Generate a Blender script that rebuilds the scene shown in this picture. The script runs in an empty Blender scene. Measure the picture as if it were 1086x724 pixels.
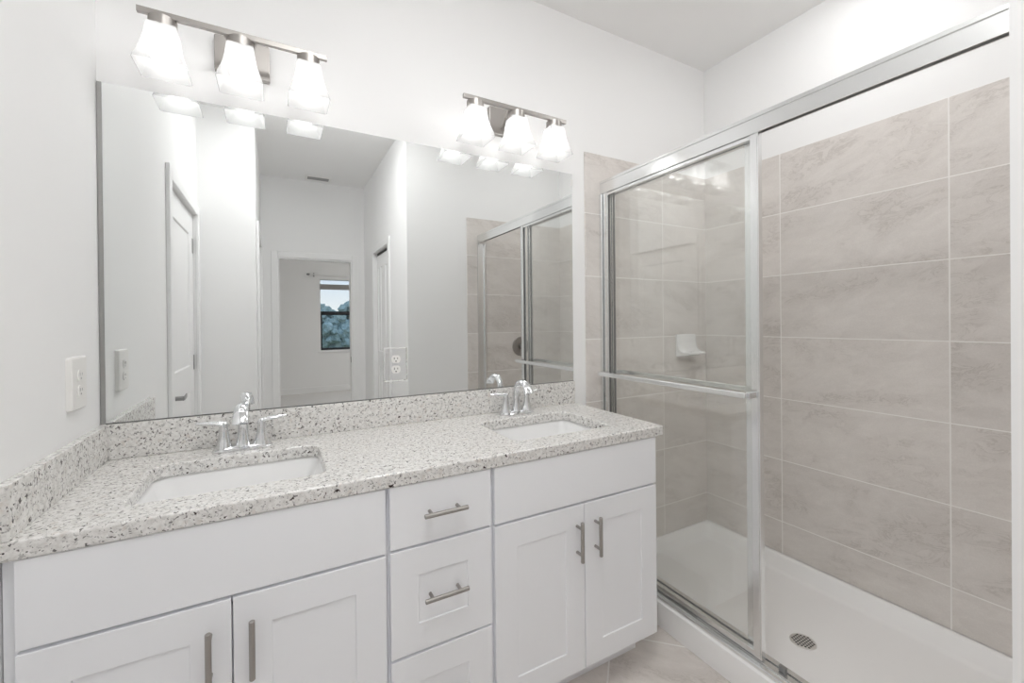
import bpy, bmesh, math, random
from mathutils import Vector, Matrix

random.seed(7)
SC = bpy.context.scene
COL = SC.collection
R = math.radians

# ------------------------------------------------------------------ camera
cam_data = bpy.data.cameras.new('camera')
cam = bpy.data.objects.new('camera', cam_data)
COL.objects.link(cam)
_y, _p, _r = R(28.94402), R(-0.22672), R(-0.54758)
F = Vector((math.sin(_y) * math.cos(_p), math.cos(_y) * math.cos(_p), math.sin(_p)))
RT = Vector((math.cos(_y), -math.sin(_y), 0))
UP = RT.cross(F)
R2 = math.cos(_r) * RT + math.sin(_r) * UP
U2 = -math.sin(_r) * RT + math.cos(_r) * UP
M = Matrix(((R2.x, U2.x, -F.x, 0.44329), (R2.y, U2.y, -F.y, -1.65539), (R2.z, U2.z, -F.z, 1.27011), (0, 0, 0, 1)))
cam.matrix_world = M
cam_data.sensor_width = 36
cam_data.lens = 36 * 454.0 / 1086
cam_data.shift_x = 0
cam_data.shift_y = -(362 - 342.921) / 1086
cam_data.clip_start = 0.02
SC.camera = cam

# ------------------------------------------------------------------ world, exposure, light levels
BULB = 1.55             # radiance of the six vanity bulbs
ROOM_FILL = 3.2        # two fill lamps added on the bathroom ceiling, unseen above the frame
SHOWER_FILL = 2.5     # fill lamp added over the shower, unseen above the frame
BED_FILL = 10.5  # unseen lamp added on the bedroom ceiling to brighten that room
SKY = 0.165
world = bpy.data.worlds.new('world')
SC.world = world
world.use_nodes = True
wn = world.node_tree
wn.nodes.clear()
wo = wn.nodes.new('ShaderNodeOutputWorld')
wb = wn.nodes.new('ShaderNodeBackground')
wt = wn.nodes.new('ShaderNodeTexCoord')
wx = wn.nodes.new('ShaderNodeSeparateXYZ')
ws = wn.nodes.new('ShaderNodeValToRGB')      # hazy white horizon turning blue higher up
ws.color_ramp.elements[0].position = 0.03
ws.color_ramp.elements[0].color = (1.0, 1.0, 1.0, 1)
ws.color_ramp.elements[1].position = 0.20
ws.color_ramp.elements[1].color = (0.50, 0.70, 1.0, 1)
wn.links.new(wt.outputs['Generated'], wx.inputs[0])
wn.links.new(wx.outputs['Z'], ws.inputs[0])
wb.inputs['Strength'].default_value = SKY
wn.links.new(ws.outputs[0], wb.inputs[0])
wn.links.new(wb.outputs[0], wo.inputs[0])

SC.view_settings.view_transform = 'Standard'
SC.view_settings.look = 'None'
SC.view_settings.exposure = 2.78
SC.view_settings.gamma = 1.0
SC.view_settings.use_curve_mapping = False
SC.cycles.max_bounces = 20
SC.cycles.diffuse_bounces = 12
SC.cycles.glossy_bounces = 8
SC.cycles.transparent_max_bounces = 32
SC.cycles.sample_clamp_indirect = 6.0


# ------------------------------------------------------------------ materials
class NT:
    def __init__(self, name):
        self.m = bpy.data.materials.new(name)
        self.m.use_nodes = True
        self.t = self.m.node_tree
        self.t.nodes.clear()
        self.out = self.t.nodes.new('ShaderNodeOutputMaterial')

    def n(self, kind, **kw):
        nd = self.t.nodes.new(kind)
        for k, v in kw.items():
            setattr(nd, k, v)
        return nd

    def l(self, a, b):
        self.t.links.new(a, b)

    def val(self, sock, v):
        if hasattr(v, 'is_linked'):
            self.l(v, sock)
        else:
            sock.default_value = v

    def math(self, op, a, b=None, c=None):
        nd = self.n('ShaderNodeMath', operation=op)
        self.val(nd.inputs[0], a)
        if b is not None:
            self.val(nd.inputs[1], b)
        if c is not None:
            self.val(nd.inputs[2], c)
        return nd.outputs[0]

    def mix(self, fac, a, b):
        nd = self.n('ShaderNodeMix', data_type='RGBA')
        self.val(nd.inputs[0], fac)
        self.val(nd.inputs[6], a)
        self.val(nd.inputs[7], b)
        return nd.outputs[2]

    def ramp(self, fac, p0, p1):
        nd = self.n('ShaderNodeMapRange')
        self.val(nd.inputs['Value'], fac)
        nd.inputs['From Min'].default_value = p0
        nd.inputs['From Max'].default_value = p1
        return nd.outputs[0]

    def coords(self):
        return self.n('ShaderNodeTexCoord').outputs['Object']

    def noise(self, vec, scale, detail=3, rough=0.55, dist=0.0):
        nd = self.n('ShaderNodeTexNoise')
        self.l(vec, nd.inputs['Vector'])
        nd.inputs['Scale'].default_value = scale
        nd.inputs['Detail'].default_value = detail
        nd.inputs['Roughness'].default_value = rough
        nd.inputs['Distortion'].default_value = dist
        return nd.outputs[0]

    def bump(self, h, strength, dist=0.002):
        nd = self.n('ShaderNodeBump')
        nd.inputs['Strength'].default_value = strength
        nd.inputs['Distance'].default_value = dist
        self.l(h, nd.inputs['Height'])
        return nd.outputs[0]

    def pbsdf(self, color, rough=0.5, metal=0.0, normal=None, spec=0.5, coat=0.0):
        nd = self.n('ShaderNodeBsdfPrincipled')
        self.val(nd.inputs['Base Color'], color)
        self.val(nd.inputs['Roughness'], rough)
        nd.inputs['Metallic'].default_value = metal
        nd.inputs['Specular IOR Level'].default_value = spec
        nd.inputs['Coat Weight'].default_value = coat
        if normal is not None:
            self.l(normal, nd.inputs['Normal'])
        return nd.outputs[0]

    def done(self, sh):
        self.l(sh, self.out.inputs['Surface'])
        return self.m


def c4(r, g, b):
    return (r, g, b, 1.0)


def plain(name, col, rough=0.5, metal=0.0, spec=0.5, coat=0.0):
    t = NT(name)
    return t.done(t.pbsdf(c4(*col), rough, metal, None, spec, coat))


def painted(name, col, rough=0.55, scale=220, strength=0.08, spec=0.3):
    t = NT(name)
    co = t.coords()
    h = t.noise(co, scale, 3)
    big = t.ramp(t.noise(co, 1.6, 2), 0.3, 0.7)
    colr = t.mix(big, c4(*[x * 0.985 for x in col]), c4(*col))
    return t.done(t.pbsdf(colr, rough, 0.0, t.bump(h, strength, 0.001), spec))


WALL = painted('wall_paint', (0.885, 0.885, 0.884), 0.6)
CEIL = painted('ceiling_paint', (0.90, 0.897, 0.892), 0.8, 160, 0.12, 0.2)
TRIM = painted('trim_paint', (0.88, 0.88, 0.88), 0.35, 60, 0.02, 0.4)
CAB = painted('cabinet_paint', (0.90, 0.91, 0.935), 0.38, 90, 0.015, 0.4)
CABIN = plain('cabinet_inside', (0.55, 0.5, 0.42), 0.6)
NICKEL = plain('brushed_nickel', (0.40, 0.38, 0.36), 0.38, 1.0)
CHROME = plain('polished_chrome', (0.80, 0.81, 0.825), 0.05, 1.0)
ALU = plain('bright_aluminium', (0.86, 0.87, 0.87), 0.22, 1.0)
ALUD = plain('aluminium_groove', (0.30, 0.30, 0.30), 0.35, 1.0)
CERAMIC = plain('white_ceramic', (0.86, 0.86, 0.86), 0.12, 0.0, 0.5, 0.3)
ACRYL = painted('white_acrylic', (0.90, 0.895, 0.89), 0.22, 5, 0.0, 0.5)
PLASTIC = plain('white_plastic', (0.84, 0.83, 0.81), 0.35)
DARK = plain('dark_slot', (0.03, 0.03, 0.03), 0.6)
SEAL = plain('grey_vinyl_seal', (0.12, 0.12, 0.12), 0.5)
BLACK = plain('black_window_frame', (0.012, 0.013, 0.016), 0.4)
STEEL = plain('grey_steel', (0.36, 0.36, 0.36), 0.3, 1.0)
MIRROR = plain('mirror_silver', (0.845, 0.86, 0.855), 0.0, 1.0)
MGAP = plain('shaded_gap_grey', (0.42, 0.42, 0.41), 0.3, 1.0)  # grey that stands for the shaded gap between mirror and left wall
MPLATE = plain('mirrored_cover_plate', (0.80, 0.81, 0.81), 0.03, 1.0)
GREYBLIND = plain('grey_blind', (0.34, 0.33, 0.32), 0.7)


def mat_granite():
    t = NT('speckled_granite')
    co = t.coords()
    base = t.mix(t.ramp(t.noise(co, 80, 4, 0.6), 0.36, 0.60), c4(0.66, 0.645, 0.62), c4(0.83, 0.82, 0.80))
    warm = t.ramp(t.noise(co, 50, 3), 0.60, 0.70)
    base = t.mix(t.math('MULTIPLY', warm, 0.38), base, c4(0.60, 0.51, 0.44))
    grey = t.ramp(t.noise(co, 112, 3, 0.55, 0.5), 0.585, 0.615)
    base = t.mix(t.math('MULTIPLY', grey, 0.55), base, c4(0.27, 0.26, 0.255))
    dk = t.ramp(t.noise(co, 138, 2, 0.45, 0.6), 0.63, 0.655)
    base = t.mix(t.math('MULTIPLY', dk, 0.86), base, c4(0.075, 0.066, 0.064))
    bl = t.ramp(t.noise(co, 84, 1, 0.4, 0.3), 0.71, 0.73)
    base = t.mix(bl, base, c4(0.045, 0.028, 0.026))
    return t.done(t.pbsdf(base, 0.12, 0.0, None, 0.5))


GRANITE = mat_granite()


def mat_tile(name, ua, u0, v0, uw, vh, rot=0.0, plane='wall', grout=0.0042, c_lo=(0.64, 0.60, 0.567), c_hi=(0.775, 0.738, 0.705),
             groutc=(0.88, 0.86, 0.835)):
    """Large rectangular tiles laid in straight columns with thin pale grout; ua: axis running along the tile."""
    t = NT(name)
    co = t.coords()
    sep = t.n('ShaderNodeSeparateXYZ')
    if rot:
        mp = t.n('ShaderNodeMapping')
        mp.inputs['Rotation'].default_value = (0, 0, rot)
        t.l(co, mp.inputs['Vector'])
        t.l(mp.outputs[0], sep.inputs[0])
    else:
        t.l(co, sep.inputs[0])
    u = sep.outputs[ua]
    v = sep.outputs['Z'] if plane == 'wall' else sep.outputs['Y']
    un = t.math('DIVIDE', t.math('SUBTRACT', u, u0), uw)
    vn = t.math('DIVIDE', t.math('SUBTRACT', v, v0), vh)
    iu, iv = t.math('FLOOR', un), t.math('FLOOR', vn)
    fu, fv = t.math('FRACT', un), t.math('FRACT', vn)
    du = t.math('MULTIPLY', t.math('MINIMUM', fu, t.math('SUBTRACT', 1.0, fu)), uw)
    dv = t.math('MULTIPLY', t.math('MINIMUM', fv, t.math('SUBTRACT', 1.0, fv)), vh)
    d = t.math('MINIMUM', du, dv)
    g = t.n('ShaderNodeMapRange')
    t.l(d, g.inputs['Value'])
    g.inputs['From Min'].default_value = grout * 0.42
    g.inputs['From Max'].default_value = grout * 0.62
    tilemask = g.outputs[0]
    idv = t.n('ShaderNodeCombineXYZ')
    t.l(iu, idv.inputs[0])
    t.l(iv, idv.inputs[1])
    wnz = t.n('ShaderNodeTexWhiteNoise', noise_dimensions='3D')
    t.l(idv.outputs[0], wnz.inputs['Vector'])
    # stretched streak coordinates, shifted per tile
    cv = t.n('ShaderNodeCombineXYZ')
    skew = t.math('ADD', t.math('MULTIPLY', v, 2.0), t.math('MULTIPLY', u, 0.35))
    t.l(t.math('ADD', t.math('MULTIPLY', u, 1.0), t.math('MULTIPLY', wnz.outputs['Value'], 31.0)), cv.inputs[0])
    t.l(skew, cv.inputs[1])
    t.l(t.math('MULTIPLY', wnz.outputs['Value'], 17.0), cv.inputs[2])
    n1 = t.noise(cv.outputs[0], 3.0, 6, 0.62, 0.5)
    n2 = t.noise(cv.outputs[0], 11.0, 6, 0.68, 0.9)
    n3 = t.noise(co, 240, 2, 0.5)
    s = t.math('ADD', t.math('MULTIPLY', n1, 0.65), t.math('MULTIPLY', n2, 0.35))
    fac = t.ramp(s, 0.32, 0.63)
    col = t.mix(fac, c4(*c_lo), c4(*c_hi))
    col = t.mix(t.math('MULTIPLY', t.ramp(n3, 0.35, 0.65), 0.10), col, c4(0.42, 0.39, 0.36))
    vein = t.math('SUBTRACT', 1.0, t.ramp(t.math('ABSOLUTE', t.math('SUBTRACT', n2, 0.5)), 0.0, 0.035))
    vein = t.math('MULTIPLY', vein, t.ramp(n1, 0.52, 0.40))
    col = t.mix(t.math('MULTIPLY', vein, 0.50), col, c4(0.44, 0.40, 0.365))
    tint = t.math('ADD', 0.955, t.math('MULTIPLY', wnz.outputs['Value'], 0.07))
    hs = t.n('ShaderNodeHueSaturation')
    t.l(col, hs.inputs['Color'])
    t.l(tint, hs.inputs['Value'])
    col = t.mix(tilemask, c4(*groutc), hs.outputs[0])
    rough = t.math('ADD', t.math('MULTIPLY', tilemask, -0.42), 0.8)
    h = t.math('ADD', tilemask, t.math('MULTIPLY', n2, 0.06))
    return t.done(t.pbsdf(col, rough, 0.0, t.bump(h, 0.35, 0.0015), 0.45))


Z0T, PT = 0.2575, 0.3080
TILE_R = mat_tile('shower_tile_long_wall', 'Y', -0.4326, Z0T, 0.6126, PT)
TILE_B = mat_tile('shower_tile_end', 'X', 2.300, Z0T, 0.6126, PT)
# floor tiles lie at forty-five degrees
FLOORT = mat_tile('floor_tile', 'X', 0.0, 0.0, 0.46, 0.46, R(45), 'floor', 0.006, (0.62, 0.575, 0.54), (0.78, 0.735, 0.70), (0.88, 0.86, 0.835))


def mat_carpet():
    t = NT('pale_carpet')
    co = t.coords()
    n = t.noise(co, 300, 3)
    return t.done(t.pbsdf(t.mix(n, c4(0.66, 0.64, 0.62), c4(0.84, 0.82, 0.80)), 0.95, 0, t.bump(n, 0.6, 0.006), 0.1))


CARPET = mat_carpet()


def mat_glass(name, tint, f0=0.05, rough=0.015):
    t = NT(name)
    lw = t.n('ShaderNodeLayerWeight')
    lw.inputs['Blend'].default_value = 0.5
    f5 = t.math('POWER', lw.outputs['Facing'], 5.0)
    fr = t.math('ADD', f0, t.math('MULTIPLY', f5, 1.0 - f0))
    tr = t.n('ShaderNodeBsdfTransparent')
    tr.inputs[0].default_value = c4(*tint)
    gl = t.n('ShaderNodeBsdfGlossy')
    gl.inputs['Color'].default_value = c4(1, 1, 1)
    gl.inputs['Roughness'].default_value = rough
    mx = t.n('ShaderNodeMixShader')
    t.l(fr, mx.inputs[0])
    t.l(tr.outputs[0], mx.inputs[1])
    t.l(gl.outputs[0], mx.inputs[2])
    return t.done(mx.outputs[0])


GLASS = mat_glass('shower_glass', (0.988, 0.992, 0.988), 0.055)
WGLASS = mat_glass('window_glass', (0.93, 0.96, 0.97), 0.03)
SCREEN = mat_glass('insect_screen', (0.90, 0.94, 0.97), 0.02, 0.4)


def mat_shade():
    t = NT('frosted_lamp_glass')
    tr = t.n('ShaderNodeBsdfTransparent')
    tr.inputs[0].default_value = c4(0.95, 0.95, 0.95)
    tl = t.n('ShaderNodeBsdfTranslucent')
    tl.inputs[0].default_value = c4(0.72, 0.72, 0.72)
    df = t.n('ShaderNodeBsdfDiffuse')
    df.inputs[0].default_value = c4(0.93, 0.93, 0.93)
    gl = t.n('ShaderNodeBsdfGlossy')
    gl.inputs['Roughness'].default_value = 0.2
    m0 = t.n('ShaderNodeMixShader')
    m0.inputs[0].default_value = 0.45
    t.l(tl.outputs[0], m0.inputs[1])
    t.l(df.outputs[0], m0.inputs[2])
    m1 = t.n('ShaderNodeMixShader')
    m1.inputs[0].default_value = 0.56
    t.l(tr.outputs[0], m1.inputs[1])
    t.l(m0.outputs[0], m1.inputs[2])
    m2 = t.n('ShaderNodeMixShader')
    m2.inputs[0].default_value = 0.04
    t.l(m1.outputs[0], m2.inputs[1])
    t.l(gl.outputs[0], m2.inputs[2])
    return t.done(m2.outputs[0])


SHADE = mat_shade()


def emit(name, col, s):
    t = NT(name)
    e = t.n('ShaderNodeEmission')
    e.inputs[0].default_value = c4(*col)
    e.inputs[1].default_value = s
    return t.done(e.outputs[0])


BULBM = emit('lit_bulb', (1.0, 0.992, 0.98), BULB)
ROOMM = emit('room_fill_glow', (1.0, 1.0, 1.0), ROOM_FILL)
SHOWM = emit('shower_fill_glow', (1.0, 1.0, 1.0), SHOWER_FILL)
BEDM = emit('bedroom_fill_glow', (1.0, 0.98, 0.96), BED_FILL)


def mat_leaf():
    t = NT('tree_leaves')
    co = t.coords()
    n = t.noise(co, 3.2, 6, 0.7)
    col = t.mix(t.ramp(n, 0.35, 0.65), c4(0.30, 0.38, 0.34), c4(0.70, 0.77, 0.69))
    return t.done(t.pbsdf(col, 0.7, 0, t.bump(n, 0.8, 0.2), 0.2))


LEAF = mat_leaf()
BARK = painted('tree_bark', (0.14, 0.10, 0.07), 0.9, 30, 0.6, 0.1)
GRASS = painted('grass_ground', (0.10, 0.16, 0.06), 0.95, 20, 0.5, 0.1)


# ------------------------------------------------------------------ mesh helpers
def nb():
    return bmesh.new()


def box(bm, x0, x1, y0, y1, z0, z1):
    vs = [bm.verts.new(p) for p in ((x0, y0, z0), (x1, y0, z0), (x1, y1, z0), (x0, y1, z0),
                                    (x0, y0, z1), (x1, y0, z1), (x1, y1, z1), (x0, y1, z1))]
    for f in ((0, 3, 2, 1), (4, 5, 6, 7), (0, 1, 5, 4), (1, 2, 6, 5), (2, 3, 7, 6), (3, 0, 4, 7)):
        bm.faces.new([vs[i] for i in f])
    return bm


def loft(bm, rings, cap=True, closed=False):
    L = [[bm.verts.new(p) for p in r] for r in rings]
    n = len(L[0])
    m = len(L)
    for i in range(m if closed else m - 1):
        a, b = L[i], L[(i + 1) % m]
        for j in range(n):
            k = (j + 1) % n
            bm.faces.new((a[j], a[k], b[k], b[j]))
    if cap and not closed:
        bm.faces.new(list(reversed(L[0])))
        bm.faces.new(L[-1])
    return bm


def lathe(bm, cx, cy, prof, n=28, cap=True):
    return loft(bm, [[(cx + r * math.cos(2 * math.pi * i / n), cy + r * math.sin(2 * math.pi * i / n), z) for i in range(n)] for r, z in prof], cap)


def rod(bm, a, b, r, n=16, bev=0.0):
    a, b = Vector(a), Vector(b)
    d = (b - a).normalized()
    s = d.orthogonal().normalized()
    t = d.cross(s)
    L = (b - a).length
    prof = [(r, 0), (r, L)] if bev == 0 else [(r - bev, 0), (r, bev), (r, L - bev), (r - bev, L)]
    return loft(bm, [[a + d * h + (s * math.cos(2 * math.pi * i / n) + t * math.sin(2 * math.pi * i / n)) * q for i in range(n)] for q, h in prof])


def sweep(bm, pts, side, radii, n=18, power=1.0):
    """Elliptic sections along pts; side: fixed sideways vector; radii: (sideways, other)."""
    rings = []
    S = Vector(side).normalized()
    P = [Vector(p) for p in pts]
    for i, p in enumerate(P):
        d = (P[min(i + 1, len(P) - 1)] - P[max(i - 1, 0)]).normalized()
        o = d.cross(S).normalized()
        s = o.cross(d).normalized()
        a, b = radii[i]
        ring = []
        for k in range(n):
            c, q = math.cos(2 * math.pi * k / n), math.sin(2 * math.pi * k / n)
            ring.append(p + s * a * math.copysign(abs(c) ** power, c) + o * b * math.copysign(abs(q) ** power, q))
        rings.append(ring)
    return loft(bm, rings)


def rrect(x0, x1, y0, y1, z, r, n=5):
    out = []
    for cx, cy, a0 in ((x1 - r, y1 - r, 0), (x0 + r, y1 - r, 90), (x0 + r, y0 + r, 180), (x1 - r, y0 + r, 270)):
        for i in range(n + 1):
            a = R(a0 + 90 * i / n)
            out.append((cx + r * math.cos(a), cy + r * math.sin(a), z))
    return out


def rbox_y(bm, x0, x1, y0, y1, z0, z1, r, n=4):
    """Plate with rounded corners seen from the front (lies in x-z, thick along y)."""
    ring = rrect(x0, x1, z0, z1, 0, r, n)
    return loft(bm, [[(p[0], y1, p[1]) for p in ring], [(p[0], y0, p[1]) for p in ring]])


def world_loc(o):
    v = Vector((0, 0, 0))
    while o is not None:
        v += o.location
        o = o.parent
    return v


def obj(name, bm, mat, parent=None, bevel=0.0, seg=2, smooth=False, label=None):
    bmesh.ops.recalc_face_normals(bm, faces=bm.faces[:])
    me = bpy.data.meshes.new(name)
    if parent is not None:
        bmesh.ops.translate(bm, vec=-world_loc(parent), verts=bm.verts[:])
    bm.to_mesh(me)
    bm.free()
    o = bpy.data.objects.new(name, me)
    COL.objects.link(o)
    me.materials.append(mat)
    if parent is not None:
        o.parent = parent
    if bevel:
        b = o.modifiers.new('bevel', 'BEVEL')
        b.width = bevel
        b.segments = seg
        b.limit_method = 'ANGLE'
        b.angle_limit = R(38)
    if smooth:
        for p in me.polygons:
            p.use_smooth = True
        try:
            me.set_sharp_from_angle(angle=R(40))
        except Exception:
            pass
    if label:
        o['label'] = label
    return o


def thing(name, label, cat, loc, group=None):
    o = bpy.data.objects.new(name, None)
    COL.objects.link(o)
    o.location = loc
    o.empty_display_size = 0.05
    o['label'] = label
    o['category'] = cat
    if group:
        o['group'] = group
    return o


def tag(o, label, cat, group=None):
    o['label'] = label
    o['category'] = cat
    if group:
        o['group'] = group
    return o


def struct(name, bm, mat, label, cat, parent=None, bevel=0.0):
    o = obj(name, bm, mat, parent, bevel)
    if parent is None:
        o['kind'] = 'structure'
        o['label'] = label
        o['category'] = cat
    return o


def dup(root, loc, label):
    r = root.copy()
    COL.objects.link(r)
    r.location = loc
    r['label'] = label
    for ch in list(root.children):
        c = ch.copy()
        COL.objects.link(c)
        c.parent = r
        for g in list(ch.children):
            d = g.copy()
            COL.objects.link(d)
            d.parent = c
    return r


def slab_hole(bm, axis, t0, t1, u0, u1, z0, z1, holes):
    """Upright wall: axis 'x' = thin along x, running along y. holes: (ua, ub, za, zb) sorted along u."""
    def put(a, b, c, d):
        if b - a < 1e-5 or d - c < 1e-5:
            return
        if axis == 'x':
            box(bm, t0, t1, a, b, c, d)
        else:
            box(bm, a, b, t0, t1, c, d)
    cur = u0
    for a, b, c, d in sorted(holes):
        put(cur, a, z0, z1)
        put(a, b, z0, c)
        put(a, b, d, z1)
        cur = b
    put(cur, u1, z0, z1)
    return bm


# ------------------------------------------------------------------ dimensions
H = 2.728
S = 2.656          # tiled long shower wall
YE = -1.479        # near end of the shower
HX0, HX1 = 0.33, 1.295
YL = -1.82
YH = -3.20         # hall's end wall
YB = -7.0          # bedroom's window wall
ZT = 2.094
ZP = 0.0954

# ------------------------------------------------------------------ setting
struct('floor', box(nb(), -0.3, 2.9, YH - 0.05, 0.1, -0.12, 0.0), FLOORT, 'taupe tile floor laid diagonally', 'floor')
struct('ceiling', box(nb(), -0.3, 2.9, YH, 0.12, H, H + 0.1), CEIL, 'white bathroom ceiling', 'ceiling')
struct('wall_back', box(nb(), -0.3, 2.9, 0.0, 0.12, 0, H), WALL, 'white wall behind the mirror and lights', 'wall')
# left wall with the linen door niche
D1 = (-1.73, -0.95, 0.0, 1.97)
struct('wall_left', box(slab_hole(nb(), 'x', -0.06, 0.0, YL, 0.0, 0, H, [D1]), -0.3, -0.06, YL, 0.0, 0, H), WALL, 'white left wall with the outlet', 'wall')
struct('wall_hall_left', box(slab_hole(nb(), 'x', HX0 - 0.06, HX0, YH, YL, 0, H, [(-2.85, -2.07, 0, 1.97)]), -0.3, HX0 - 0.06, YH, YL, 0, H), WALL, 'white wall on the left of the hall', 'wall')
# block between hall and shower, with the closet niche
bm = slab_hole(nb(), 'x', HX1, HX1 + 0.06, YH, YE, 0, H, [(-2.66, -2.05, 0.0, 1.945)])
box(bm, HX1 + 0.06, 2.9, YH, YE, 0, H)
struct('wall_hall_right', bm, WALL, 'white wall on the right of the hall and end of the shower', 'wall')
struct('wall_right', box(nb(), S + 0.008, 2.9, YE, 0.0, 0, H), WALL, 'white wall above the long tiled shower wall', 'wall')
struct('wall_tile_right', box(nb(), S, S + 0.008, YE, 0.0, ZP + 0.001, ZT), TILE_R, 'taupe tile on the long shower wall', 'wall tile', bevel=0.001)
struct('wall_tile_back', box(nb(), 1.767, S, -0.007, 0.0, ZP + 0.001, ZT), TILE_B, 'taupe tile on the far end of the shower', 'wall tile', bevel=0.001)
struct('wall_tile_front', box(nb(), 1.767, S, YE, YE + 0.007, ZP + 0.001, ZT), TILE_B, 'taupe tile on the near end of the shower', 'wall tile', bevel=0.001)
# hall end wall with the bedroom doorway
BD = (0.472, 1.168, 0.0, 1.935)
struct('wall_hall_end', slab_hole(nb(), 'y', YH - 0.12, YH, -1.5, 4.2, 0, H, [BD]), WALL, 'white wall with the bedroom doorway', 'wall')
# bedroom
struct('floor_bedroom', box(nb(), -1.6, 4.3, YB - 0.15, YH - 0.05, -0.12, 0.0), CARPET, 'pale carpet of the bedroom', 'floor')
struct('ceiling_bedroom', box(nb(), -1.6, 4.3, YB - 0.15, YH, H, H + 0.1), CEIL, 'white bedroom ceiling', 'ceiling')
struct('wall_bedroom_left', box(nb(), -1.6, -1.5, YB - 0.15, YH, 0, H), WALL, 'white left bedroom wall', 'wall')
struct('wall_bedroom_right', box(nb(), 4.2, 4.3, YB - 0.15, YH, 0, H), WALL, 'white right bedroom wall', 'wall')
WX0, WX1, WZ0, WZ1 = 1.165, 2.05, 0.76, 2.10
struct('wall_bedroom_window', slab_hole(nb(), 'y', YB - 0.14, YB, -1.5, 4.2, 0, H, [(WX0, WX1, WZ0, WZ1)]), WALL, 'white bedroom wall with the window', 'wall')
struct('baseboard_bedroom', box(nb(), -1.5, 4.2, YB, YB + 0.014, 0, 0.11), TRIM, 'white baseboard under the bedroom window', 'baseboard', bevel=0.004)
struct('baseboard_hall', box(nb(), HX0, HX0 + 0.013, -2.0, YL + 0.0, 0, 0.1), TRIM, 'white baseboard at the hall corner', 'baseboard', bevel=0.004)


# door casings -----------------------------------------------------------
def casing(name, axis, face, out, a, b, z, w, th, label):
    bm = nb()
    f0, f1 = (face, face + th * out) if out > 0 else (face + th * out, face)
    for (u0, u1, z0, z1) in ((a - w, a, 0, z + w), (b, b + w, 0, z + w), (a, b, z, z + w)):
        if axis == 'x':
            box(bm, f0, f1, u0, u1, z0, z1)
        else:
            box(bm, u0, u1, f0, f1, z0, z1)
    return struct(name, bm, TRIM, label, 'door casing', bevel=0.004)


casing('trim_1', 'x', 0.0, 1, D1[0], D1[1], D1[3], 0.062, 0.018, 'white casing around the door on the left wall')
casing('trim_2', 'y', YH, 1, BD[0], BD[1], BD[3], 0.06, 0.016, 'white casing around the bedroom doorway')
casing('trim_3', 'x', HX1, -1, -2.66, -2.05, 1.945, 0.058, 0.016, 'white casing around the narrow closet door')
casing('trim_4', 'x', HX0, 1, -2.85, -2.07, 1.97, 0.062, 0.016, 'white casing on the left side of the hall')
bm = nb()
box(bm, BD[0], BD[0] + 0.012, YH - 0.12, YH, 0, BD[3])
box(bm, BD[1] - 0.012, BD[1], YH - 0.12, YH, 0, BD[3])
box(bm, BD[0] + 0.012, BD[1] - 0.012, YH - 0.12, YH, BD[3] - 0.012, BD[3])
d2 = struct('door_2', bm, TRIM, 'white jamb lining the open bedroom doorway', 'door frame')
obj('strike_plate', box(nb(), BD[1] - 0.0155, BD[1] - 0.0121, YH - 0.05, YH - 0.015, 0.85, 0.91), STEEL, d2, label='steel strike plate')


def panel_door(name, axis, face, out, a, b, z0, z1, panels, label, mat=TRIM, th=0.035, depth=0.008):
    """Slab with recessed panels on its visible face. axis 'x': face plane x=face, outward sign out."""
    bm = nb()
    us = sorted({a, b, *[p for q in panels for p in q[:2]]})
    zs = sorted({z0, z1, *[p for q in panels for p in q[2:]]})

    def P(u, d, z):
        return (face - out * d, u, z) if axis == 'x' else (u, face - out * d, z)

    def inp(u0, u1, c0, c1):
        return any(q[0] - 1e-6 <= u0 and u1 <= q[1] + 1e-6 and q[2] - 1e-6 <= c0 and c1 <= q[3] + 1e-6 for q in panels)
    V = {}

    def v(u, d, z):
        k = (round(u, 5), round(d, 5), round(z, 5))
        if k not in V:
            V[k] = bm.verts.new(P(u, d, z))
        return V[k]
    for i in range(len(us) - 1):
        for j in range(len(zs) - 1):
            if not inp(us[i], us[i + 1], zs[j], zs[j + 1]):
                bm.faces.new([v(us[i], 0, zs[j]), v(us[i + 1], 0, zs[j]), v(us[i + 1], 0, zs[j + 1]), v(us[i], 0, zs[j + 1])])
    for (p, q, r, s) in panels:
        e = depth * 0.7
        o = [(p, r), (q, r), (q, s), (p, s)]
        n = [(p + e, r + e), (q - e, r + e), (q - e, s - e), (p + e, s - e)]
        # outer ring may be subdivided by the grid: use separate verts
        A = [bm.verts.new(P(x, 0, z)) for x, z in o]
        B = [bm.verts.new(P(x, depth, z)) for x, z in n]
        for k in range(4):
            bm.faces.new([A[k], A[(k + 1) % 4], B[(k + 1) % 4], B[k]])
        bm.faces.new(B)
    # sides and back
    c = [(a, z0), (b, z0), (b, z1), (a, z1)]
    A = [bm.verts.new(P(x, 0, z)) for x, z in c]
    B = [bm.verts.new(P(x, th, z)) for x, z in c]
    for k in range(4):
        bm.faces.new([A[k], A[(k + 1) % 4], B[(k + 1) % 4], B[k]])
    bm.faces.new(B)
    return struct(name, bm, mat, label, 'door')


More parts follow.
